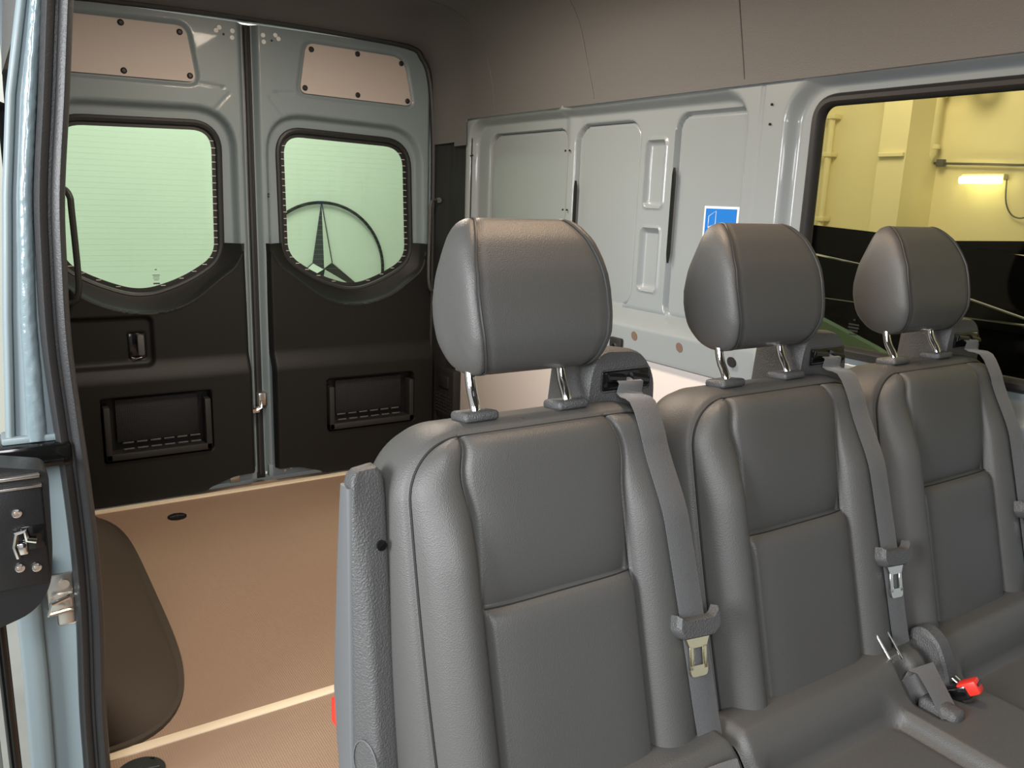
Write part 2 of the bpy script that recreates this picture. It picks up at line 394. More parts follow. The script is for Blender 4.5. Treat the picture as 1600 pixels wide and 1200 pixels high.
# ------------------------------------------------------------------ right wall with pressings and window
WX = .85
def wdepth(Y, Z):
    fr = sd_rr(Y, Z, -1.738, -.228, .60, 1.528, .085)
    d = .045*ss(.016, -.016, fr)
    lp = ss(.875, .825, Z)                              # ledge below the panels
    inn = np.clip(ss(-.01, -.03, fr), 0, 1)
    for (a, e, c, f, r) in ((-.875, -.325, .875, 1.478, .065), (-1.262, -.928, .875, 1.484, .06), (-1.735, -1.432, .86, 1.492, .045)):
        d += .013*ss(.0045, -.0045, sd_rr(Y, Z, a, e, c, f, r))
    for (c, f) in ((1.215, 1.418), (.945, 1.142)):
        d -= .006*ss(.012, .004, np.abs(sd_rr(Y, Z, -1.388, -1.305, c, f, .012)))
        d += .013*ss(.004, -.004, sd_rr(Y, Z, -1.386, -1.307, c, f, .010))
    d -= .010*ss(.05, .0, np.abs(Y+.90))*(Z > .87)      # raised rib between first panels
    d = d*(1-lp)+(-.030)*lp*ss(-2.05, -1.70, Y) + .0*Z
    d += .004*np.exp(-((Y+1.795)/.0035)**2)
    wf = sd_rr(Y, Z, -3.4, -1.888, .70, 1.540, .10)
    d += .034*ss(.020, -.020, wf)*(Z > .0)*ss(.80, .84, Z)
    d += -.045*ss(.845, .80, Z)*ss(-1.85, -1.95, Y)
    d += .05*ss(.732, .722, Z)*ss(-1.85, -1.70, Y)
    # tumblehome below the belt
    for (a, e, c, f, r) in ((-.875, -.325, .875, 1.478, .065), (-1.262, -.928, .875, 1.484, .06), (-1.735, -1.432, .86, 1.492, .045)):
        d += .015*np.exp(-(sd_rr(Y, Z, a, e, c, f, r)/.0036)**2)*(Z > .88)
    d += .006*np.exp(-((Z-.872)/.004)**2)*(Y > -1.75)
    return d
WINS = (-3.30, -1.958, .872, 1.492, .055)
Y = lines((-3.6, -2.05, .02), (-2.05, -.20, .0045)); Z = lines((.0, .70, .03), (.70, 1.66, .0052))
wr = field('wall_right', Y, Z, wdepth, lambda U, V, W: (WX+W, U, V), PAINT_W, cut=lambda a, c: sd_rr(a, c, *WINS), flip=False, sharp=55)
wr['kind'] = 'structure'
for (y, z, ry) in ((-1.385, .800, .016), (-1.592, .797, .016), (-1.80, .790, .016)):
    b = MB(); b.tube([(WX-.0265, y, z), (WX-.0315, y, z)], ry, 20, flat=.8); b.build('wall_hole', mat('hole_brown', (.16, .11, .08), .6) if y > -1.7 else BLACKPL, wr)
for (y, z0, z1) in ((-.935, 1.10, 1.275), (-1.438, 1.07, 1.315)):
    b = MB(); b.prism([(y-.006, z0), (y-.006, z1), (y, z1+.02), (y+.004, z1), (y+.004, z0), (y-.001, z0-.03)], 'x', WX+.036, WX+.044); b.build('slot', GLOSSBK, wr, False)
for (y, z) in ((-.245, 1.395), (-.262, 1.396), (-.88, 1.40), (-.905, 1.40), (-.88, 1.19), (-.905, 1.19), (-1.83, 1.49), (-1.83, 1.44)):
    b = MB(); b.tube([(WX+.030 if -1.7 < y < -.5 else WX-.001, y, z), (WX+.026 if -1.7 < y < -.5 else WX-.004, y, z)], .0035, 8); b.build('rivet', DARKIN, wr)
# black anchor plate on the ledge
lp_ = empty('anchor_plate', (WX-.032, -1.305, .735)); tag(lp_, 'small black anchor plate with a screw on the ledge of the right wall', 'anchor plate')
b = MB(); b.box(-.012, .002, -.030, .030, -.01, .048, .006); b.build('plate', BLACKPL, lp_)
b = MB(); b.tube([(-.011, .0, .02), (-.017, .0, .02)], .008, 12); b.build('screw', CHROME, lp_)
# lower hardboard panel
b = MB(); b.box(WX-.010, WX-.004, -1.95, -.16, .0, .724, .002)
tag(b.build('trim_5', LOWP), kind='structure')
# side window
wn = empty('window_1', (0, 0, 0), kind='structure')
rp = roundpoly([(-3.30, .872), (-1.958, .872), (-1.958, 1.492), (-3.30, 1.492)], .055, 8)
b = MB(); b.tube([(WX+.030, p[0], p[1]) for p in rp], .016, 10, closed=True, upv=(1, 0, 0), flat=1.2); b.build('window_gasket', BLACKPL, wn)
b = MB(); b.prism([(p[0], p[1]) for p in rp], 'x', WX+.042, WX+.046); b.build('window_pane', GLASS_S, wn, False)
b = MB()
for z0, z1, wd in ((.952, .956, .006), (.940, .944, .030), (.932, .936, .030), (.924, .928, .026), (.915, .919, .020)):
    b.box(WX+.040, WX+.0412, -2.125-wd/2, -2.125+wd/2, z0, z1)
b.build('glass_mark', BLACKPL, wn, False)
# blue sticker
st = empty('instruction_sticker', (WX+.040, -1.638, 1.172)); tag(st, 'blue and white square instruction sticker with a seat line drawing on the right wall', 'sticker')
b = MB(); b.box(.010, .0125, -.068, .068, -.050, .050); b.build('sticker_border', WHITEP, st, False)
b = MB(); b.box(.008, .0105, -.060, .060, -.043, .043); b.build('sticker_field', BLUEP, st, False)
b = MB()
def sl(b, P, r=.0011): b.tube([(.0075, -p[0], p[1]) for p in P], r, 6)
sl(b, [(-.046, .004), (-.046, -.012), (-.018, -.002), (-.018, .036), (-.046, .020), (-.046, .004)])
sl(b, [(-.046, -.012), (-.010, -.036), (.020, -.016), (-.018, -.002)]); sl(b, [(-.018, -.002), (.004, -.018)])
sl(b, [(-.036, -.014), (-.034, -.022)], .002); sl(b, [(-.012, -.008), (-.004, -.008)], .002); sl(b, [(.006, -.022), (.016, -.022)], .002); sl(b, [(-.018, -.024), (-.014, -.030)], .002)
b.build('sticker_drawing', WHITEP, st)

# ------------------------------------------------------------------ headliner, pillars, left wall
def arch_prof(k):
    """k=0 at the door opening, 1 further forward; returns points from right wall top over to left wall top"""
    A = roundpoly([(.800, 1.30), (.775, 1.845), (0, 1.862), (-.775, 1.845), (-.800, 1.30)], [0, .13, .3, .13, 0], 10)
    B = roundpoly([(.842, 1.30), (.842, 1.545), (.800, 1.955), (0, 1.985), (-.800, 1.955), (-.842, 1.545), (-.842, 1.30)], [0, .06, .20, .3, .20, .06, 0], 10)
    def resamp(P, n=160):
        P = np.array([p for i, p in enumerate(P) if i == 0 or np.linalg.norm(p-P[i-1]) > 1e-6]); s = np.r_[0, np.cumsum(np.linalg.norm(np.diff(P, axis=0), axis=1))]
        t = np.linspace(0, s[-1], n); return np.stack([np.interp(t, s, P[:, 0]), np.interp(t, s, P[:, 1])], -1)
    A = resamp(A[:-1]); B = resamp(B[:-1]); return A*(1-k)+B*k
V = []; Fc = []
ys = [(.02, 0), (0, 0), (-.012, .03), (-.03, .08), (-.06, .20), (-.10, .42), (-.14, .64), (-.18, .82), (-.22, .95), (-.27, 1)]
seams = [-.40, -1.03, -1.72, -2.6]
ys += [(-.34, 1), (-.7, 1), (-1.35, 1), (-2.1, 1), (-3.4, 1), (-4.6, 1)]
ys = sorted(ys, key=lambda t: -t[0])
for y, k in ys:
    for (x, z) in arch_prof(k): V.append((x, y, z))
n = 160
for i in range(len(ys)-1):
    for j in range(n-1): Fc.append((i*n+j, i*n+j+1, (i+1)*n+j+1, (i+1)*n+j))
# keep only what lies above the belt line
Vn = np.array(V); keepf = [f for f in Fc if not (Vn[list(f), 2].max() < 1.455 or (Vn[list(f), 2].max() < 1.552 and Vn[list(f), 1].max() < -.19))]
hd = mesh('ceiling', V, keepf, HEADL, None, True); hd['kind'] = 'structure'
PR = arch_prof(1)
for s_, lean, cv in ((-.445, .125, 1), (-1.084, .11, 0), (-1.735, .05, 0), (-2.9, 0, 0)):
    for sg in (1, -1):
        pts = [(sg*(x-.0008), s_+lean*((z-1.55)/.40)*(1 if not cv else ((z-1.55)/.40)), z) for x, z in PR if x > .45 and z > 1.552]
        b = MB(); b.tube(pts, .0022, 6); b.build('headliner_seam', HEADL, hd)
# outer body panels behind the rear header and the corner pillars
b = MB(); b.box(-.82, .90, .030, .07, 1.852, 2.06, .004); b.box(.797, .90, .032, .07, -.05, 1.86, .004); b.box(-.825, -.797, .032, .07, -.05, 1.86, .004)
tag(b.build('trim_12', PAINT, None), kind='structure')
b = MB(); b.box(-.82, .90, -4.62, .07, 2.0, 2.03); tag(b.build('trim_13', PAINT, None), kind='structure')
# dark gap frame around the door opening
fr = [(.783, -.0, .0), (.793, -.0, .6), (.797, -.0, 1.30), (.790, 0, 1.55), (.772, 0, 1.72), (.735, 0, 1.80), (.66, 0, 1.842), (.3, 0, 1.856), (0, 0, 1.860)]
pts = [tuple(p) for p in crom(fr, 5)]; pts = pts + [(-p[0], p[1], p[2]) for p in pts[::-1][1:]]
b = MB(); b.tube(pts, .013, 8); tag(b.build('trim_6', RUBBER), kind='structure')
# D-pillar trims (black), both sides, with ribs
for sg, nm in ((1, 'trim_7'), (-1, 'trim_8')):
    Zs = lines((0, 1.47, .03)); ts = np.linspace(0, 1, 24)
    def place(U, V, W, sg=sg):
        x = .800+.062*np.sin(U*math.pi/2)**1.3 + .0*V; y = .0 - .232*U
        return (sg*(x+W), y, V)
    def dp(U, V): return .006*ss(.04, 0, np.abs(U-.38)) - .004*ss(.05, 0, np.abs(U-.62)) + 0*V
    tag(field(nm, ts, Zs, dp, place, BLACKPL, None, flip=(sg > 0)), kind='structure')
sp = empty('socket_panel', (.812, -.13, .22)); tag(sp, 'dark slotted vent and socket panel low on the pillar right of the rear doors', 'vent panel')
b = MB(); b.box(-.012, .03, -.085, .085, .0, .23, .008); b.build('panel_frame', BLACKPL, sp)
b = MB(); b.box(-.02, -.008, -.045, .045, .14, .20, .008); b.build('socket_cap', BLACKPL, sp)
b = MB()
for k in range(7):
    for j in range(6):
        b.box(-.0145, -.011, -.07+.022*k, -.058+.022*k, .02+.016*j, .028+.016*j, .0)
b.build('vent_slot', DARKIN, sp, False)
# passenger side wall: tumblehome, seen from the opening side only
ZC = [(1.62, -.790), (1.51, -.807), (1.36, -.822), (1.205, -.842), (1.0, -.850), (.756, -.842), (.506, -.838), (.237, -.848), (0, -.850), (-.1, -.850)]
def cx(z): return float(np.interp(z, [a[0] for a in ZC[::-1]], [a[1] for a in ZC[::-1]]))
V = []; Fc = []
zz = np.linspace(-.05, 1.60, 30)
for y in (-1.74, -1.3, -.7, -.06):
    for z in zz: V.append((cx(z)+.012+(.025 if y > -1 and z > .6 else 0)-(.012 if z < .5 else 0), y, z))
for i in range(3):
    for j in range(29): Fc.append((i*30+j, i*30+j+1, (i+1)*30+j+1, (i+1)*30+j))
tag(mesh('wall_left', V, Fc, PAINT_W), kind='structure')
# front bulkhead area far behind the camera
b = MB(); b.box(-.87, .87, -4.62, -4.58, 0, 1.98); tag(b.build('wall_front', BLACKPL, None, False), kind='structure')
# dome lamps on the headliner
for nm, y, lab in (('rear', -1.15, 'rectangular dome lamp on the headliner over the load floor'), ('front', -2.35, 'rectangular dome lamp on the headliner over the bench seat')):
    dm = empty('dome_lamp', (0.02, y, 1.965)); tag(dm, lab, 'lamp')
    b = MB(); b.box(-.11, .11, -.18, .18, -.006, .02, .005); b.build('lamp_housing', GREYPL, dm)
    b = MB(); b.box(-.085, .085, -.155, .155, -.012, -.004, .004); b.build('lamp_lens', LENSM, dm)

# ------------------------------------------------------------------ sliding-door opening: seal, painted pillar, door latch
sealp = [(-.85, -1.75, -.30), (-.850, -1.75, -.1), (-.848, -1.75, .12), (-.846, -1.75, .237), (-.838, -1.75, .42), (-.837, -1.75, .56), (-.841, -1.75, .70), (-.846, -1.75, .80), (-.852, -1.75, .95), (-.849, -1.75, 1.09), (-.843, -1.75, 1.205), (-.824, -1.75, 1.364), (-.807, -1.75, 1.515), (-.797, -1.76, 1.60), (-.79, -1.80, 1.655), (-.787, -1.88, 1.68), (-.787, -2.1, 1.69), (-.787, -3.0, 1.69), (-.787, -4.2, 1.69)]
sp_ = [Vector(p) for p in crom(sealp, 6)]
prof = [(-.024, .004), (-.023, -.012), (-.016, -.020), (-.008, -.018), (-.003, -.010), (.001, -.010), (.005, -.020), (.013, -.024), (.020, -.018), (.023, -.006), (.022, .012), (.010, .020), (-.014, .016)]
V = []; Fc = []; m_ = len(prof)
for i, p in enumerate(sp_):
    t = (sp_[min(i+1, len(sp_)-1)]-sp_[max(i-1, 0)]).normalized()
    side = Vector((1, 0, 0)); side = (side-side.dot(t)*t).normalized(); fr_ = side.cross(t).normalized()
    if fr_.y > 0 and p.z < 1.6: fr_ = -fr_
    if i > 0 and fr_.dot(last) < 0: fr_ = -fr_
    last = fr_
    for (a, c) in prof: V.append(p+side*a-fr_*c*(-1) if False else p+side*a+fr_*(-c))
for i in range(len(sp_)-1):
    for k in range(m_): Fc.append((i*m_+k, i*m_+(k+1) % m_, (i+1)*m_+(k+1) % m_, (i+1)*m_+k))
tag(mesh('trim_9', V, Fc, RUBBER, None, True, 50), kind='structure')
# painted pillar face
pil = empty('pillar', (0, 0, 0), kind='structure'); pil.name = 'trim_10'
def strip(name, zs, xl, xr, y0, m, bulge=0.0, n=8, jit=0.0, parent=None, back=.05):
    V = []; Fc = []
    for z in zs:
        a, e = xl(z), xr(z)
        V.append((a+.004, y0+back, z))
        for k in range(n+1):
            t = k/n; V.append((a+(e-a)*t, y0-bulge*math.sin(math.pi*t)+(random.uniform(-jit, jit) if jit else 0), z))
        V.append((e, y0+back, z))
    mm = n+3
    for i in range(len(zs)-1):
        for k in range(mm-1): Fc.append((i*mm+k, i*mm+k+1, (i+1)*mm+k+1, (i+1)*mm+k))
    return mesh(name, V, Fc, m, parent, True)
zl = [(-.1, -.975), (.0, -.972), (.30, -.966), (.52, -.966), (.76, -.944), (.79, -.943), (1.0, -.929), (1.2, -.912), (1.36, -.893), (1.504, -.866), (1.62, -.845)]
def lx(z): return float(np.interp(z, [a[0] for a in zl], [a[1] for a in zl]))
zs = list(np.linspace(.775, 1.66, 60))
strip('upper_pillar', zs, lambda z: lx(z)+.010, lambda z: cx(z)-.004, -1.735, PAINT, .012, 8, parent=pil)
strip('sealant_bead', list(np.linspace(.775, 1.60, 120)), lambda z: lx(z)+.32*(cx(z)-lx(z)), lambda z: lx(z)+.62*(cx(z)-lx(z)), -1.752, SEALANT, .007, 6, .0011, parent=pil, back=.02)
strip('pillar_lip', zs, lambda z: lx(z), lambda z: lx(z)+.014, -1.745, PAINT, .006, 4, parent=pil, back=.03)
b = MB(); b.box(-.950, -.85, -1.755, -1.70, .772, .785, .004); b.build('pillar_foot', PAINT, pil)
b = MB(); b.box(-.99, -.845, -1.775, -1.66, .728, .772, .008); b.box(-.99, -.86, -1.80, -1.72, .742, .750, .003); b.build('guide_rail_end', GLOSSBK, pil)
strip('lower_pillar', list(np.linspace(-.30, .735, 40)), lambda z: lx(z)+.012, lambda z: cx(z)-.004, -1.735, PAINT, -.012, 10, parent=pil)
strip('pillar_fold', list(np.linspace(-.30, .55, 30)), lambda z: lx(z)+.010, lambda z: lx(z)+.050+.02*(z < .3)*0, -1.742, PAINT, .006, 6, parent=pil, back=.03)
# striker bracket
sk = empty('door_striker', (-.872, -1.745, .46)); tag(sk, 'shiny steel door striker bracket on the painted pillar beside the seal', 'striker')
b = MB(); b.box(-.034, .012, -.006, .0, -.02, .055, .005); b.box(-.02, .012, -.006, .0, -.05, -.01, .005); b.tube([(-.004, -.006, .035), (-.004, -.012, .035)], .009, 14); b.build('striker_plate', STEEL, sk)
b = MB(); b.tube([(.012, -.012, .012), (-.028, -.028, .008), (-.034, -.028, -.012), (.006, -.014, -.016)], .0045, 8, closed=False); b.build('striker_loop', CHROME, sk)
# open sliding door: latch housing on its front edge, rubber lip and lower skin
sd = empty('door_3', (0, 0, 0), kind='structure')
b = MB(); P = roundpoly([(-1.03, .805), (-.900, .775), (-.892, .765), (-.896, .640), (-.903, .575), (-.93, .535), (-1.03, .505)], [.01, .02, .01, .02, .03, .04, .01], 5)
b.prism([(p[0], p[1]) for p in P], 'y', -1.93, -1.86); lh = b.build('latch_housing', LATCHM, sd)
b = MB(); b.box(-1.03, -.903, -1.937, -1.928, .585, .752, .004); b.build('latch_cover', LATCHM, lh)
b = MB(); b.box(-1.02, -.905, -1.944, -1.930, .768, .773, .001); b.box(-1.02, -.903, -1.944, -1.930, .752, .756, .001); b.build('housing_edge', STEEL, lh)
for (x, z) in ((-.9405, .712), (-.944, .620), (-.921, .616)):
    b = MB(); b.tube([(x, -1.935, z), (x, -1.940, z), (x, -1.941, z), (x, -1.939, z)], [.0070, .0070, .004, .0025], 18); b.build('torx_bolt', CHROME, lh)
b = MB(); b.box(-.938, -.905, -1.939, -1.930, .648, .688, .002); b.build('latch_recess', GLOSSBK, lh)
b = MB(); b.tube([(-.944, -1.945, .640), (-.948, -1.945, .660), (-.944, -1.945, .680), (-.932, -1.945, .684), (-.930, -1.945, .668), (-.918, -1.945, .664)], .0045, 8); b.box(-.944, -.930, -1.948, -1.938, .644, .664, .003); b.build('latch_claw', CHROME, lh)
strip('door_rubber', list(np.linspace(-.3, .52, 20)), lambda z: -.9905+.018*(.52-z)*0, lambda z: -.972, -1.86, GLOSSBK, .008, 6, parent=sd, back=.03)
strip('door_skin', list(np.linspace(-.3, .50, 20)), lambda z: -1.08, lambda z: -.999, -1.9, PAINT, .01, 6, parent=sd, back=.03)

# ------------------------------------------------------------------ wheel arch cover
def arch_cover():
    wa = empty('wheel_arch_cover', (-.735, -.83, 0)); tag(wa, 'dark brown moulded wheel arch cover on the load floor at left', 'wheel arch cover')
    V = []; Fc = []; ny, nt, L = 60, 26, .739; XW = -.812
    for i in range(ny+1):
        t = -math.cos(math.pi*i/ny); e = max(0, 1-abs(t)**5.83); h = .421*e**.537; xe = XW + (-.601-XW)*e**.40
        for k in range(nt+1):
            ph = k/nt*math.pi/2; z = h*math.sin(ph)**.5
            x = xe - 1.067*z - (xe-1.067*h-XW)*(1-math.cos(ph))**2.44
            if x < XW: z = min(z, (xe-XW)/1.067); x = XW
            V.append((x+.735, t*L*(1-.10*z)-.011, z))
    for i in range(ny):
        for k in range(nt): Fc.append((i*(nt+1)+k, i*(nt+1)+k+1, (i+1)*(nt+1)+k+1, (i+1)*(nt+1)+k))
    mesh('cover_shell', V, Fc, ARCHM, wa, True)
    P = []
    for i in range(41):
        t = -math.cos(math.pi*i/40); e = max(0, 1-abs(t)**4.5); P.append((XW+(-.592-XW)*e**.4+.735, t*.752-.011))
    b = MB(); b.prism(P, 'z', .0, .010); b.build('cover_flange', ARCHM, wa)
arch_cover()
# recessed floor anchors
for (x, y, lab, r) in ((-.410, -.259, 'small black recessed floor anchor cup near the rear doors', .034), (-.765, -1.69, 'black recessed floor anchor cup by the door seal in front of the beige strip', .050)):
    a_ = empty('floor_anchor', (x, y, 0)); tag(a_, lab, 'floor anchor', 'recessed floor anchors')
    b = MB(); b.tube([(0, 0, .0005), (0, 0, .004), (0, 0, .0045), (0, 0, .001)], [r, r, r*.85, r*.8], 28); b.build('cup', LATCHM, a_)
    b = MB(); b.tube([(-r*.75, 0, .003), (-r*.2, 0, .006), (r*.2, 0, .006), (r*.75, 0, .003)], .003, 8); b.build('bar', BLACKPL, a_)
    b = MB(); b.tube([(0, 0, .004), (0, 0, .010)], .005, 10); b.build('stud', CHROME, a_)

# ------------------------------------------------------------------ grab handles
for (x, sg, lab) in ((.742, 1, 'black tubular grab handle on the pillar right of the rear doors'), (-.664, -1, 'black tubular grab handle left of the rear doors by the seal')):
    g = empty('grab_handle', (x, -.06, .80)); tag(g, lab, 'grab handle', 'grab handles beside the rear doors')
    P = crom([(.055*sg, .02, .405), (.018*sg, -.008, .402), (.002*sg, -.018, .375), (0, -.02, .33), (-.004*sg, -.02, .12), (0, -.018, .04), (.018*sg, -.006, .005), (.060*sg, .015, .0)], 5)
    b = MB(); b.tube(P, .0065 if sg > 0 else .011, 10); b.build('bar', BLACKPL if sg < 0 else GREYPL, g)
    for z in (.405, 0):
        b = MB(); b.tube([(.060*sg, .01, z), (.068*sg, .04, z)], .012, 12); b.build('foot', GREYPL, g)

# ------------------------------------------------------------------ the bench seat
bench = empty('bench_seat', (.13, -2.75, 0))
tag(bench, 'dark grey leather three-place bench seat with headrests, belts and a folded-up armrest', 'bench seat')
BO = Vector((.13, -2.75, 0))
RA = math.radians(15.0)
AX = Vector((0, math.sin(RA), math.cos(RA))); NN = Vector((0, -math.cos(RA), math.sin(RA)))
HWL, HWR, SH = .187, .220, .560
def bp(cx_, x, s, d, dy=0):     # backrest local -> bench local
    base = Vector((cx_, -2.682+dy, .395))
    return base + Vector((x, 0, 0)) + AX*s + NN*d - BO
SEAMX = .120; SSEAM = .348
def half(s, sg=1):
    r = .070; HW = HWL if sg < 0 else HWR
    s = np.asarray(s, float)
    w = np.full(s.shape, HW) + .006*np.sin(np.clip(s/SH, 0, 1)*math.pi)
    t = np.clip((s-(SH-r))/r, 0, 1); w = w - r*(1-np.sqrt(np.maximum(1-t*t, 0)))
    rb = .04; t = np.clip((rb-s)/rb, 0, 1); w = w - rb*.8*(1-np.sqrt(np.maximum(1-t*t, 0)))
    return w
def seamx(s): return SEAMX + .006*np.exp(-((s-.510)/.030)**2) - .004*ss(.520, .560, s)
def front(x, s):
    ax = np.abs(x); sx = seamx(s); w = np.where(np.asarray(x) < 0, half(s, -1), half(s, 1))
    e = np.minimum(w-ax, SH-s + .0*ax)
    d = -.016*np.exp(-np.maximum(e, 0)/.010)
    u = np.clip((ax-sx)/np.maximum(w-sx, .02), 0, 1)
    bol = .027*np.sin(np.clip(u, 0, 1)**.72*math.pi)**.8
    amt = 1-.75*ss(.40, .53, s)
    d = d + np.where(ax > sx, bol*amt, 0)
    q = np.clip(ax/sx, 0, 1); pan = .012*(1-q**6)
    up_ = s > SSEAM
    ds = np.where(up_, s-SSEAM, SSEAM-s)
    pv = np.where(up_, .017*(1-np.exp(-ds/.040))-.013, .014*(1-np.exp(-ds/.008))-.004)
    d = d + np.where(ax <= sx, pan*.8+pv*np.clip((1-q)*14, 0, 1), 0)
    d = d - .006*np.exp(-((ax-sx)/.0035)**2)
    d = d - .012*ss(.05, 0, s)
    return d
def cols(s):      # columns clustered around the two seams
    def A(sg):
        w = float(half(s, sg)); sx = min(float(seamx(s)), w*.93); e = min(sx+.008, w*.97)
        return np.concatenate([np.linspace(0, sx-.012, 36)[:-1], np.linspace(sx-.012, e, 11)[:-1], np.linspace(e, w, 15)])
    return np.concatenate([-A(-1)[::-1][:-1], A(1)])
def make_backrest(cx_, dy, scar=False):
    S = np.unique(np.round(np.concatenate([np.linspace(0, .04, 8), np.linspace(.04, SH-.070, 64), np.linspace(SSEAM-.02, SSEAM+.03, 24), SH-.070+.070*np.sin(np.linspace(0, math.pi/2, 20))]), 5))
    nu = 121; V = []; Fc = []
    T = np.linspace(-1, 1, nu)
    for s in S:
        X = cols(s)
        D = front(X, np.full(X.shape, s))
        for x, d in zip(X, D): V.append(bp(cx_, x, s, d, dy))
    nu = len(X); ns = len(S)
    for i in range(ns-1):
        for j in range(nu-1): Fc.append((i*nu+j, i*nu+j+1, (i+1)*nu+j+1, (i+1)*nu+j))
    # sides: rings off the border
    ring = [i*nu for i in range(ns)] + [(ns-1)*nu+j for j in range(1, nu)] + [i*nu+nu-1 for i in range(ns-2, -1, -1)] + [j for j in range(nu-2, 0, -1)]
    rp = []
    for k in ring:
        i, j = divmod(k, nu); s = S[i]; x = float(cols(s)[j])
        rp.append((x, s))
    L = len(rp); rp = np.array(rp); tg = np.roll(rp, -1, 0)-np.roll(rp, 1, 0); tg = tg/np.maximum(np.linalg.norm(tg, axis=1), 1e-9)[:, None]
    nrm = np.stack([-tg[:, 1], tg[:, 0]], -1)
    for _ in range(3): nrm = (nrm+np.roll(nrm, 1, 0)+np.roll(nrm, -1, 0)); nrm /= np.linalg.norm(nrm, axis=1)[:, None]
    prev = ring; 
    for off, dd in ((.0015, -.0195), (.005, -.020), (.010, -.026), (.017, -.042), (.021, -.066), (.022, -.092), (.017, -.113), (.005, -.128), (-.03, -.134)):
        cur = []
        for (x, s), (nx, ns_) in zip(rp, nrm):
            V.append(bp(cx_, x+nx*off, s+ns_*off, dd, dy)); cur.append(len(V)-1)
        for a in range(L): Fc.append((prev[a], prev[(a+1) % L], cur[(a+1) % L], cur[a]))
        prev = cur
    Fc.append(tuple(prev))
    me = bpy.data.meshes.new('backrest'); me.from_pydata([tuple(v) for v in V], [], Fc)
    bm = bmesh.new(); bm.from_mesh(me); bmesh.ops.recalc_face_normals(bm, faces=bm.faces); bm.to_mesh(me); bm.free()
    br = link('backrest', me, LEATHER, bench, True)
    # seam threads
    for sg in (-1, 1):
        b = MB(); ss_ = np.linspace(.01, SH-.004, 60); b.tube([bp(cx_, sg*float(seamx(s)), s, float(front(np.array(sg*float(seamx(s))), np.array(s)))+.0008, dy) for s in ss_], .0011, 6); b.build('seam', THREAD, br)
    b = MB(); b.tube([bp(cx_, x, SSEAM, float(front(np.array(x), np.array(SSEAM)))+.0006, dy) for x in np.linspace(-.115, .115, 30)], .0010, 6)
    b.build('seam', THREAD, br)
    side = [(x, s) for x, s in rp if s > .005]
    b = MB(); b.tube([bp(cx_, x+.001*nx, s+.001*n2, -.0172, dy) for (x, s), (nx, n2) in zip(rp, nrm) if s > .002], .0017, 6); b.build('piping', THREAD, br)
    # cover fold on the top face with a short cross seam
    b = MB(); b.tube([bp(cx_, -.01, SH+.012, -.030, dy), bp(cx_, -.035, SH+.016, -.06, dy), bp(cx_, -.05, SH+.014, -.085, dy)], .0014, 6); b.build('top_seam', PIPING, br)
    return br

def make_headrest(cx_, dy, z0=.988, w=.119):
    hr = empty('headrest', Vector((cx_+.029, -2.458+dy, z0+.004))-BO, bench)
    tilt = math.radians(12); R = Matrix.Rotation(-tilt, 4, 'X')
    def P(x, y, z): return R @ Vector((x, y, z))
    ns, nf = 49, 64; V = []; Fc = []; H = .208; dep = .056
    def prof(f):
        a = 2*math.pi*f/nf; c, s_ = math.cos(a), math.sin(a)
        y = -dep*math.copysign(abs(c)**.62, c); z = H/2+H/2*math.copysign(abs(s_)**.68, s_)
        y += .010*((z/H)-.5)      # leans
        q = z/H
        if y > 0: y *= float(np.interp(q, [0, .08, .22, .45, .65, .85, 1], [.85, .98, 1.10, 1.05, .80, .45, .25]))
        else: y *= float(np.interp(q, [0, .2, .6, .85, 1], [.85, 1.0, 1.0, .82, .55]))
        return y, z
    def hw(z):
        q = z/H; return w*np.interp(q, [0, .06, .18, .35, .5, .7, .85, .95, 1], [.80, .88, .955, .995, 1, .955, .865, .77, .70])
    for i in range(ns):
        s = -1+2*i/(ns-1); a = abs(s); sg = 1 if s >= 0 else -1
        sx = math.sin(a*math.pi/2)                     # cluster toward the ends
        k = 1.0 if a < .56 else math.sqrt(max(0, 1-((a-.56)/.44)**2.3))
        xx = a/.56*.87 if a < .56 else .87+.13*math.sin((a-.56)/.44*math.pi/2)
        gro = .0025*math.exp(-((a-.56)/.03)**2)
        for f in range(nf):
            y, z = prof(f); yc, zc = 0.006, H*.50
            kk = k*(1-gro/.06)
            zz_ = zc+(z-zc)*(kk**.85); mixk = min(1, max(0, (a-.56)/.44))
            hh = hw(z)*(1-mixk)+w*mixk*1.0
            V.append(P(sg*xx*hh if a > 0 else 0, yc+(y-yc)*kk, zz_))
    for i in range(ns-1):
        for f in range(nf): Fc.append((i*nf+f, i*nf+(f+1) % nf, (i+1)*nf+(f+1) % nf, (i+1)*nf+f))
    me = bpy.data.meshes.new('cushion'); me.from_pydata([tuple(v) for v in V], [], Fc)
    bm = bmesh.new(); bm.from_mesh(me); bmesh.ops.remove_doubles(bm, verts=bm.verts, dist=1e-5); bmesh.ops.recalc_face_normals(bm, faces=bm.faces); bm.to_mesh(me); bm.free()
    link('cushion', me, LEATHER_S if False else LEATHER, hr, True)
    for sg in (-1, 1):
        b = MB(); L = []
        for f in range(nf):
            y, z = prof(f); L.append(P(sg*.87*hw(z), .006+(y-.006)*.99, H*.5+(z-H*.5)*.99))
        b.tube(L, .0019, 6, closed=True); b.build('seam', PIPING, hr)
    for x in (-.074, .074):
        b = MB(); top = P(x, .000, .03)
        b.tube(crom([(x-.020, .006, .050), (x-.020, .003, .012), (x-.021, -.006, -.016), (x-.025, -.024, -.040), (x-.025, -.026, -.075)], 5), .0068, 14); b.build('post', CHROME, hr)
    return hr
SEATS = [(-.360, -.000), (.108, .0), (.568, .0)]
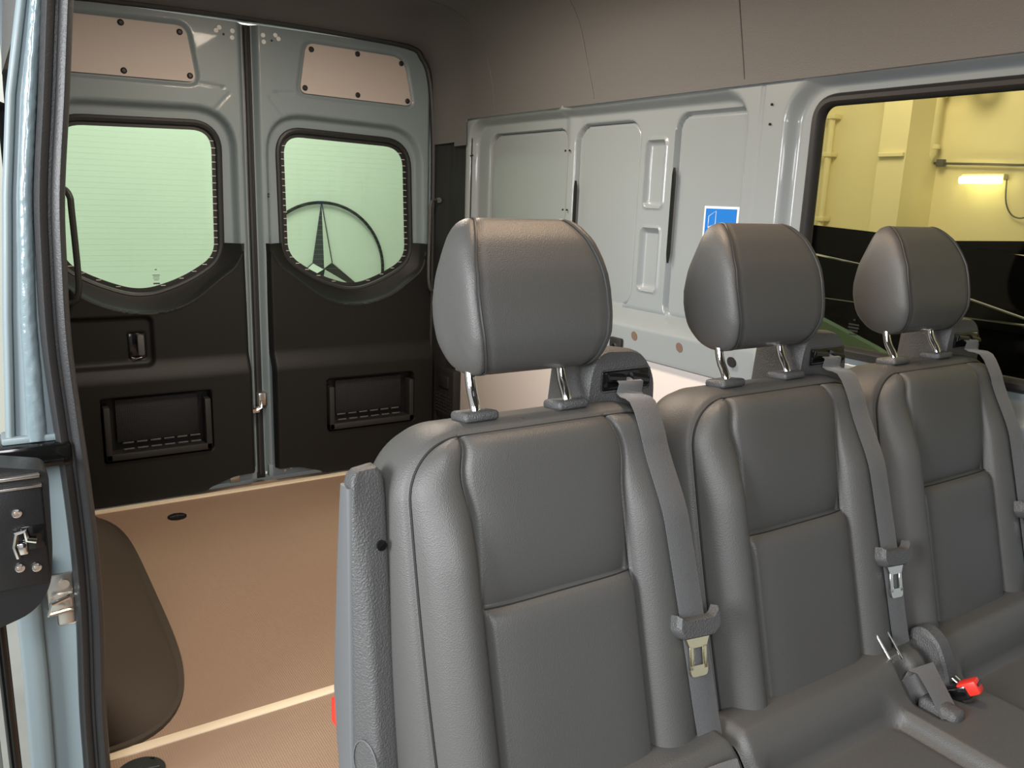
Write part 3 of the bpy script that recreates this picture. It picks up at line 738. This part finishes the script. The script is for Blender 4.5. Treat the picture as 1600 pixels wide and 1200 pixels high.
for cx_, dy in SEATS:
    br = make_backrest(cx_, dy)
    make_headrest(cx_+.000, dy)
    for x in (-.074, .074):
        b = MB(); mtx = Matrix.Translation(Vector((cx_+x+.004, -2.482+dy, .945))-BO) @ Matrix.Rotation(math.radians(-8), 4, 'X')
        b.box(-.026, .026, -.020, .022, -.006, .007, .005, 3, mtx); b.build('post_sleeve', GREYPL, bench)
# belt guide hoods
def guide(cx_, dy):
    g = empty('belt_guide', Vector((cx_+.184, -2.452+dy, .90))-BO, bench)
    P = roundpoly([(-.072, -.02), (-.062, .085), (-.045, .116), (.035, .112), (.064, .070), (.068, -.02)], [.01, .02, .03, .035, .02, .01], 5)
    b = MB(); n = len(P)
    V = []; 
    for (y, k) in ((.085, .80), (.075, .88), (-.010, 1.0), (-.020, .985), (-.025, .95)):
        for p in P: V.append((p[0]*k, y, .05+(p[1]-.05)*k))
    Fc = [(i*n+j, i*n+(j+1) % n, (i+1)*n+(j+1) % n, (i+1)*n+j) for i in range(4) for j in range(n)] + [tuple(range(n)), tuple(range(4*n, 5*n))]
    b.add(V, Fc); b.build('hood', GREYPL, g)
    b = MB(); b.box(-.042, .052, -.0265, -.020, .052, .086, .006, 3); b.build('slot', GLOSSBK, g)
    b = MB(); b.tube([(-.034, -.028, .075), (-.004, -.031, .072)], .007, 10); b.tube([(.010, -.029, .072), (.040, -.031, .066)], .008, 10); b.build('roller', GLOSSBK, g)
    return g
for cx_, dy in SEATS: guide(cx_, dy)
# webbing
def ribbon(pts, wid, th, name, m, parent, wdir=None):
    P = [Vector(p) for p in pts]; V = []; Fc = []
    for i, p in enumerate(P):
        t = (P[min(i+1, len(P)-1)]-P[max(i-1, 0)]).normalized()
        wd = wdir[i] if wdir else Vector((1, 0, 0)); wd = (wd-wd.dot(t)*t).normalized(); nn = t.cross(wd).normalized()
        if nn.y > 0: nn = -nn
        for (a, c) in ((-.5, 0), (-.46, 1), (.46, 1), (.5, 0), (.46, -1), (-.46, -1)): V.append(p+wd*wid*a+nn*th*c*.5)
    for i in range(len(P)-1):
        for k in range(6): Fc.append((i*6+k, i*6+(k+1) % 6, (i+1)*6+(k+1) % 6, (i+1)*6+k))
    b = MB(); b.add(V, Fc); return b.build(name, m, parent, True, 50)
def belt(cx_, dy, tongue_s, tm, endx):
    L = []; 
    g = Vector((cx_+.186, -2.478+dy, .958))-BO
    L.append(g+Vector((0, .012, 0.014))); L.append(g+Vector((.0, -.014, .011)))
    L.append(bp(cx_, .183, SH+.026, -.036, dy)); L.append(bp(cx_, .179, SH+.014, -.006, dy))
    for s in np.linspace(.535, .02, 26):
        f = (.56-s)/.54; x = .176 + (endx)*f**1.1
        d = float(front(np.array(min(x, HWR-.028)), np.array(s)))
        d = max(d, float(front(np.array(min(x-.018, HWR-.03)), np.array(s))))+.0035
        L.append(bp(cx_, x, s, d, dy))
    L.append(Vector((cx_+.175, -2.735, .497))-BO); L.append(Vector((cx_+.168, -2.775, .470))-BO); L.append(Vector((cx_+.166, -2.800, .440))-BO)
    L = crom([tuple(p) for p in L], 3)
    wb = ribbon(L, .046, .0018, 'belt', WEB, bench)
    # tongue
    s = tongue_s; f = (.56-s)/.54; x = .176+endx*f**1.1
    M_ = Matrix.Translation(bp(cx_, x, s, float(front(np.array(x-.02), np.array(s)))+.010, dy)) @ Matrix.Rotation(math.radians(90-15-2), 4, 'X') @ Matrix.Rotation(math.radians(-6), 4, 'Z')
    t = empty('belt_tongue', (0, 0, 0), bench); t.matrix_local = M_ @ Matrix.Scale(1.15, 4)
    # local: x across, y up the belt, z out of the backrest toward the viewer
    b = MB(); P = roundpoly([(-.034, .014), (-.026, .006), (.026, .006), (.034, .018), (.036, -.006), (.024, -.018), (-.026, -.018), (-.036, -.006)], .005, 4)
    n = len(P); V = [(p[0], p[1], -.007) for p in P]+[(p[0], p[1], .004) for p in P]+[(p[0]*.9, p[1]*.8-.001, .009) for p in P]
    b.add(V, [tuple(range(n))[::-1], tuple(range(2*n, 3*n))]+[(i*n+j, i*n+(j+1) % n, (i+1)*n+(j+1) % n, (i+1)*n+j) for i in range(2) for j in range(n)])
    b.build('tongue_grip', GREYPL, t)
    o = roundpoly([(-.021, -.014), (.021, -.014), (.014, -.026), (.014, -.063), (-.014, -.063), (-.014, -.026)], [.003, .003, .006, .006, .006, .006], 4)
    inn = roundpoly([(-.0075, -.030), (.0075, -.030), (.0075, -.052), (-.0075, -.052)], .003, 4)
    b = MB(); 
    def ring(z): return [(p[0], p[1], z) for p in o], [(p[0], p[1], z) for p in inn]
    # bars forming the loop plate
    b.prism([(-.021, -.014), (.021, -.014), (.0135, -.030), (-.0135, -.030)], 'z', -.001, .0015)
    b.box(-.0140, -.0075, -.056, -.028, -.001, .0015, .0006); b.box(.0075, .0140, -.056, -.028, -.001, .0015, .0006)
    P = roundpoly([(-.0140, -.051), (.0140, -.051), (.0140, -.064), (-.0140, -.064)], [.0005, .0005, .007, .007], 4); b.prism([tuple(p) for p in P], 'z', -.001, .0015)
    b.build('tongue_blade', tm, t)
belt(SEATS[0][0], 0, .262, BRASS, .042)
belt(SEATS[1][0], 0, .262+.0, CHROME, .042)
belt(SEATS[2][0], 0, .262+.0, CHROME, .042)
# folded armrest on the aisle side
ar = empty('armrest', Vector((-.577, -2.545, .385))-BO, bench)
def armrest():
    zs = [.30, .36, .42, .48, .54, .60, .66, .72, .78, .83, .865, .887, .899, .905]
    O = ar.location + BO
    def sec(z, pad):
        yf = float(np.interp(z, [.30, .617, .89], [-2.585, -2.546, -2.512])); yb = float(np.interp(z, [.30, .51, .575, .76, .90], [-2.49, -2.478, -2.462, -2.478, -2.496]))
        ysr = float(np.interp(z, [.30, .55, .90], [-2.535, -2.520, -2.519]))
        if pad: P = roundpoly([(-.612, yb), (-.6205, yb+.002), (-.6205, ysr+.002), (-.612, ysr)], .003, 3)
        else: P = roundpoly([(-.617, yb+.004), (-.617, ysr-.001), (-.602, yf-.004), (-.569, yf), (-.569, yb+.02)], [.004, .006, .008, .010, .006], 4)
        g = float(np.interp(z, [.865, .887, .899, .905], [1, .95, .84, .62])); cx0 = -.594; cy0 = (yf+yb)/2
        return [(cx0+(p[0]-cx0)*(g if not pad else 1)-O.x, cy0+(p[1]-cy0)*g-O.y, z-O.z) for p in P]
    for nm, mt, pad, zz in (('armrest_shell', GREYPL, False, zs), ('side_pad', GREYSM, True, zs[:-2])):
        S_ = [sec(z, pad) for z in zz]; n = len(S_[0]); m_ = len(zz); V = [p for q in S_ for p in q]
        b = MB(); b.add(V, [(i*n+j_, i*n+(j_+1) % n, (i+1)*n+(j_+1) % n, (i+1)*n+j_) for i in range(m_-1) for j_ in range(n)]+[tuple(range(n)), tuple(range((m_-1)*n, m_*n))])
        b.build(nm, mt, ar, True, 50)
    c = Vector((-.581, -2.5235, .812))-O
    b = MB(); b.tube([c+Vector((0, .004, 0)), c+Vector((0, -.003, 0)), c+Vector((0, -.002, 0)), c+Vector((0, .001, 0))], [.0065, .0065, .0045, .003], 16); b.build('screw', GLOSSBK, ar)
    b = MB(); P = []
    for k in range(20):
        a = 2*math.pi*k/20; z = .535+.030*math.sin(a); t = .5+.5*math.cos(a)
        yf = float(np.interp(z, [.30, .617, .89], [-2.585, -2.546, -2.512])); P.append(Vector((-.617+.015*t-.001, -2.521+(yf-.004+2.521)*t-.0005, z))-O)
    b.tube(P, .0010, 6, closed=True); b.build('pivot_cap', GREYSM, ar)
armrest()
# red release tab behind the armrest
b = MB(); mtx = Matrix.Translation(Vector((-.600, -2.440, .545))-BO)
b.box(-.012, .012, -.008, .012, -.020, .018, .003, 2, mtx); b.build('release_strap', RED, bench)
# cushions (height fields)
def cushion(name, x0, x1, holes=()):
    X = lines((x0, x1, .006)); Yv = lines((-3.20, -2.60, .006))
    insets = [(-.545, -.165), (-.105, .215), (.40, .76)]
    def dep(U, V):
        z = .448 + .0*U
        z = z + .050*ss(-2.755, -2.700, V)*ss(-2.60, -2.66, V)
        for a, e in insets:
            sd_ = sd_rr(U, V, a, e, -3.16, -2.735, .03)
            z = z - .024*ss(.006, -.010, sd_) - .004*np.exp(-((sd_+.008)/.005)**2)
        z = z - .02*ss(x0+.015, x0, U) - .02*ss(x1-.015, x1, U) - .10*ss(-3.12, -3.20, V)
        for (a, e, c, f) in holes: z = z - .040*ss(.004, -.004, sd_rr(U, V, a, e, c, f, .012))
        return z
    o = field(name, X, Yv, dep, lambda U, V, W: (U-BO.x, V-BO.y, W), LEATHER, bench)
    b = MB(); b.box(x0+.01-BO.x, x1-.01-BO.x, -3.18-BO.y, -2.62-BO.y, .33, .405, .01); b.build('cushion_base', BLACKPL, bench)
    return o
cushion('seat_cushion', -.565, -.125)
cushion('seat_cushion', -.122, .830, ((.255, .290, -2.80, -2.70), (.330, .365, -2.79, -2.69)))
# seat frame and legs
for x in (-.50, -.16, .30, .76):
    b = MB(); b.box(x-.02-BO.x, x+.02-BO.x, -3.10-BO.y, -2.66-BO.y, .004, .34, .008); b.build('leg', BLACKPL, bench)
# lower tunnel between backrest and cushion: gap filler
b = MB(); b.box(-.55-BO.x, .80-BO.x, -2.64-BO.y, -2.60-BO.y, .30, .47, .01); b.build('seat_frame', BLACKPL, bench)
# buckles
def buckle(x, y, z, rz, lab=None):
    k = empty('buckle', Vector((x, y, z))-BO, bench); k.rotation_euler = (math.radians(-38), 0, rz)
    b = MB(); b.box(-.014, .014, -.035, .035, -.012, .012, .005); b.build('buckle_body', GLOSSBK, k)
    b = MB(); b.box(-.012, .012, -.052, -.020, -.008, .015, .004); b.build('release_button', RED, k)
    b = MB(); b.box(-.008, .010, -.0535, -.050, .004, .008); b.build('buckle_slot', GLOSSBK, k)
buckle(.330, -2.765, .448, math.radians(14))
b = MB(); b.box(.256-BO.x, .290-BO.x, -2.815-BO.y, -2.75-BO.y, .425, .462, .010, 3); b.build('buckle_pocket', GREYPL, bench)
# steel belt stalk edges and moulded hinge covers between the places
for x in (.256, .284):
    b = MB(); b.tube([Vector((x-.004, -2.665, .535))-BO, Vector((x+.002, -2.70, .492))-BO], .0022, 6); b.build('belt_stalk', CHROME, bench)
def hinge(x, y, z):
    k = empty('hinge_cover', Vector((x, y, z))-BO, bench)
    b = MB(); P = [(.035, -.02), (.035, .055), (.012, .072), (-.018, .058), (-.040, .018), (-.052, -.02)]
    P = roundpoly(P, [.005, .02, .02, .02, .02, .005], 5); n = len(P); V = []
    for xx, kk in ((-.017, .90), (-.013, 1.0), (.013, 1.0), (.017, .90)):
        V += [(xx, p[0]*kk, p[1]*kk) for p in P]
    b.add(V, [(i*n+j_, i*n+(j_+1) % n, (i+1)*n+(j_+1) % n, (i+1)*n+j_) for i in range(3) for j_ in range(n)]+[tuple(range(n)), tuple(range(3*n, 4*n))])
    b.build('cover', GREYPL, k)
    b = MB(); b.tube([(.0, -.046, -.002), (.0, -.056, -.006)], .007, 12); b.build('bolt', CHROME, k)
hinge(.372, -2.700, .455); hinge(.775, -2.690, .455)

# ------------------------------------------------------------------ outside: garage
G = -.65
b = MB(); b.box(-9, 9, -9, 9, G-.1, G); tag(b.build('floor', CONC, None, False), kind='structure')
b = MB(); b.box(-9, 7.3, 3.2, 3.3, G, 4.0); tag(b.build('wall_back', WALLG, None, False), kind='structure')
b = MB(); b.box(7.15, 7.3, -9, 3.2, G, 4.0); b.box(6.60, 7.15, 1.39, 1.68, G, 4.0)
tag(b.build('wall_side', WALLY, None, False), kind='structure')
b = MB(); b.box(6.56, 6.60, 1.40, 1.66, 1.75, 1.79, .006); tag(b.build('trim_11', WALLY, None, False), kind='structure')
# ring and three-pointed star on the back wall
em = empty('wall_emblem', (1.435, 3.19, .605)); tag(em, 'large black three-pointed star in a ring on the pale wall behind the van', 'emblem')
E_R = .535
b = MB(); b.tube([(E_R*math.cos(a), -.02, E_R*math.sin(a)) for a in np.linspace(0, 2*math.pi, 97)[:-1]], .013, 10, closed=True); b.build('ring', EMBL, em)
bk = MB(); wh = MB(); ol = MB()
for k in range(3):
    a = math.pi/2+k*2*math.pi/3; d = Vector((math.cos(a), 0, math.sin(a))); z = Vector((0, -.012, 0))
    tip = d*E_R; i1 = Vector((math.cos(a+math.pi/3), 0, math.sin(a+math.pi/3)))*.095; i2 = Vector((math.cos(a-math.pi/3), 0, math.sin(a-math.pi/3)))*.095
    c = Vector((0, -.050, 0))
    bk.add([tip+z, i1+z, c, i1, tip], [(0, 1, 2), (0, 3, 1), (0, 4, 3)]); wh.add([tip+z, c, i2+z], [(0, 1, 2)])
    ol.tube([tip+z, i2+z, c], .005, 6)
bk.build('star_dark_face', EMBL, em, False); wh.build('star_reflection_face', WALLG, em, False); ol.build('star_edge', EMBL, em)  # pale facets put a reflection into the black star's colour
# pipes on the side wall
pp = empty('wall_pipe', (7.06, 1.47, G)); tag(pp, 'thick cream-painted vertical pipe with collars on the yellow garage wall', 'pipe')
b = MB(); b.tube([(.02, 0, 0), (.02, 0, 2.25), (.02, 0, 2.35), (-.02, -.06, 2.45), (-.02, -.06, 4.2)], .055, 14); b.build('pipe_run', WALLY, pp)
for z, y in ((1.86, 0), (2.30, 0), (2.52, -.06), (3.0, -.06)):
    b = MB(); b.tube([(0, y, z-.02), (0, y, z+.02)], .072, 14); b.build('collar', WALLY, pp)
pe = empty('hanging_pipe_bend', (6.9, 1.0, 2.45)); tag(pe, 'bent pipe end hanging near the top of the yellow garage wall', 'pipe')
b = MB(); b.tube(crom([(0, .9, .06), (0, .3, .08), (0, .10, .08), (0, .06, -.02), (0, -.02, -.08), (0, -.10, -.02), (0, -.11, .3)], 5), .055, 12); b.build('pipe_run', WALLY, pe)
cdt = empty('wall_conduit', (7.10, 1.40, 1.715)); tag(cdt, 'thin grey cable conduit running along the yellow garage wall', 'conduit')
b = MB(); b.tube([(0, 0, 0), (0, -.8, -.03), (0, -3.4, -.06)], .012, 8); b.build('conduit', GREYPL, cdt)
b = MB(); b.box(-.04, .02, -.12, -.05, -.035, .035, .006); b.build('junction_box', GREYPL, cdt)
dp = empty('thin_wall_pipe', (7.06, 2.60, G)); tag(dp, 'thin vertical pipe with brackets at the left end of the yellow wall', 'pipe')
b = MB(); b.tube([(0, 0, 0), (0, 0, 2.85)], .035, 10); b.build('pipe_run', WALLY, dp)
for z in (1.75, 2.45, 2.85):
    b = MB(); b.box(-.05, .08, -.06, .08, z, z+.05, .006); b.build('bracket', WALLY, dp)
ft = empty('tube_lamp', (7.10, .88, 1.56)); tag(ft, 'glowing fluorescent tube lamp on the yellow garage wall', 'lamp')
b = MB(); b.box(-.04, .04, -.20, .20, -.01, .05, .01); b.build('housing', WALLY, ft)
b = MB(); b.tube([(-.06, -.19, -.01), (-.06, .19, -.01)], .034, 12); b.build('tube', TUBEM, ft)
b = MB(); b.tube(crom([(.02, -.20, .0), (.0, -.24, -.22), (.0, -.34, -.34), (.0, -.50, -.30), (0, -.9, .0)], 5), .007, 6); b.build('cable', GREYPL, ft)
# cars
def car(name, label, x0, y0, y1, prof, m, glass, w=1.85):
    """prof: side outlines (y, world z) of the body and of the greenhouse; x0 is the near side"""
    c = empty(name, (x0, (y0+y1)/2, G)); tag(c, label, 'car')
    oy = (y0+y1)/2
    body, house = prof
    def shell(P, xa, xb, taper, nm, mm):
        n = len(P); zmax = max(p[1] for p in P); zmin = min(p[1] for p in P); V = []
        cols = [0, .04, .12, .5, .88, .96, 1]; ins = [.06, .015, 0, 0, 0, .015, .06]
        for t, k in zip(cols, ins):
            for p in P:
                q = (p[1]-zmin)/(zmax-zmin); a = xa+taper*q; e = xb-taper*q
                V.append((a+(e-a)*t, (p[0]-oy)*(1-k*.35), (p[1]-zmin)*(1-k)+zmin-G))
        Fc = [(i*n+j, i*n+(j+1) % n, (i+1)*n+(j+1) % n, (i+1)*n+j) for i in range(len(cols)-1) for j in range(n)]+[tuple(range(n)), tuple(range((len(cols)-1)*n, len(cols)*n))]
        b = MB(); b.add(V, Fc); return b.build(nm, mm, c, True, 40)
    shell(roundpoly(body, .10, 4), 0, w, .04, 'body', m)
    shell(roundpoly(house, .10, 4), .06, w-.06, .16, 'roof', m)
    my = np.mean([q[0] for q in house]); zc = min(p[1] for p in house); zt = max(p[1] for p in house)
    def inset(k, h): return roundpoly([(my+(p[0]-my)*k, zc+.03+(p[1]-zc)*h) for p in house], .06, 4)
    P = inset(.90, .80); n = len(P)
    def onside(p): return (.06+.16*(p[1]-zc)/(zt-zc)-.004, p[0]-oy, p[1]-G)
    b = MB(); b.add([onside(p) for p in P], [tuple(range(n))]); b.build('side_window', glass, c, False)
    b = MB(); b.tube([onside(p) for p in P], .005, 6, closed=True); b.build('window_highlight', CHROME, c)  # added chrome line stands in for reflection streaks along the window edge
    for yy in (y0+.8, y1-.8):
        b = MB(); b.tube([(.0, yy-oy, .34), (.2, yy-oy, .34)], .34, 28); b.build('wheel', RUBBER, c)
    return c
suv_body = [(-3.6, -.40), (-3.65, .50), (-2.9, .78), (-1.6, .85), (1.0, .88), (1.05, -.40)]
suv_house = [(-2.25, .82), (-1.5, .99), (-.95, 1.055), (-.3, 1.11), (.4, 1.145), (.8, 1.14), (1.0, .82)]
car('car', 'glossy black car parked beside the van, nearest outside the side window', 2.05, -3.6, 1.05, (suv_body, suv_house), CARBK, CARGL)
sed_body = [(-4.3, -.45), (-4.35, .40), (-2.9, .62), (.2, .66), (.35, -.45)]
sed_house = [(-2.3, .62), (-1.5, 1.0), (-1.1, 1.05), (-.2, 1.05), (.15, .62)]
car('car', 'second dark car farther off with a flat roof, seen right of the farthest headrest', 4.2, -4.35, .35, (sed_body, sed_house), CARBK, CARGL)
rb = empty('red_box', (4.75, -.86, 1.052)); tag(rb, 'small red box on the roof of the second dark car', 'box')
b = MB(); b.box(-.06, .14, -.30, .10, 0, .05, .008); b.build('box_body', RED, rb)
pf = empty('pale_stand_in', (1.55, -1.35, G)); tag(pf, 'added pale green sheet standing in for an unidentified pale area low outside the side window', 'panel')  # added sheet, stands in for a pale green area of unknown origin
b = MB(); b.prism([(-.75, 0), (-.75, 1.17), (-.22, 1.375), (.10, 1.47), (.35, 1.50), (.35, 0)], 'x', .30, .34); b.build('panel_sheet', PALESHEET, pf, False)
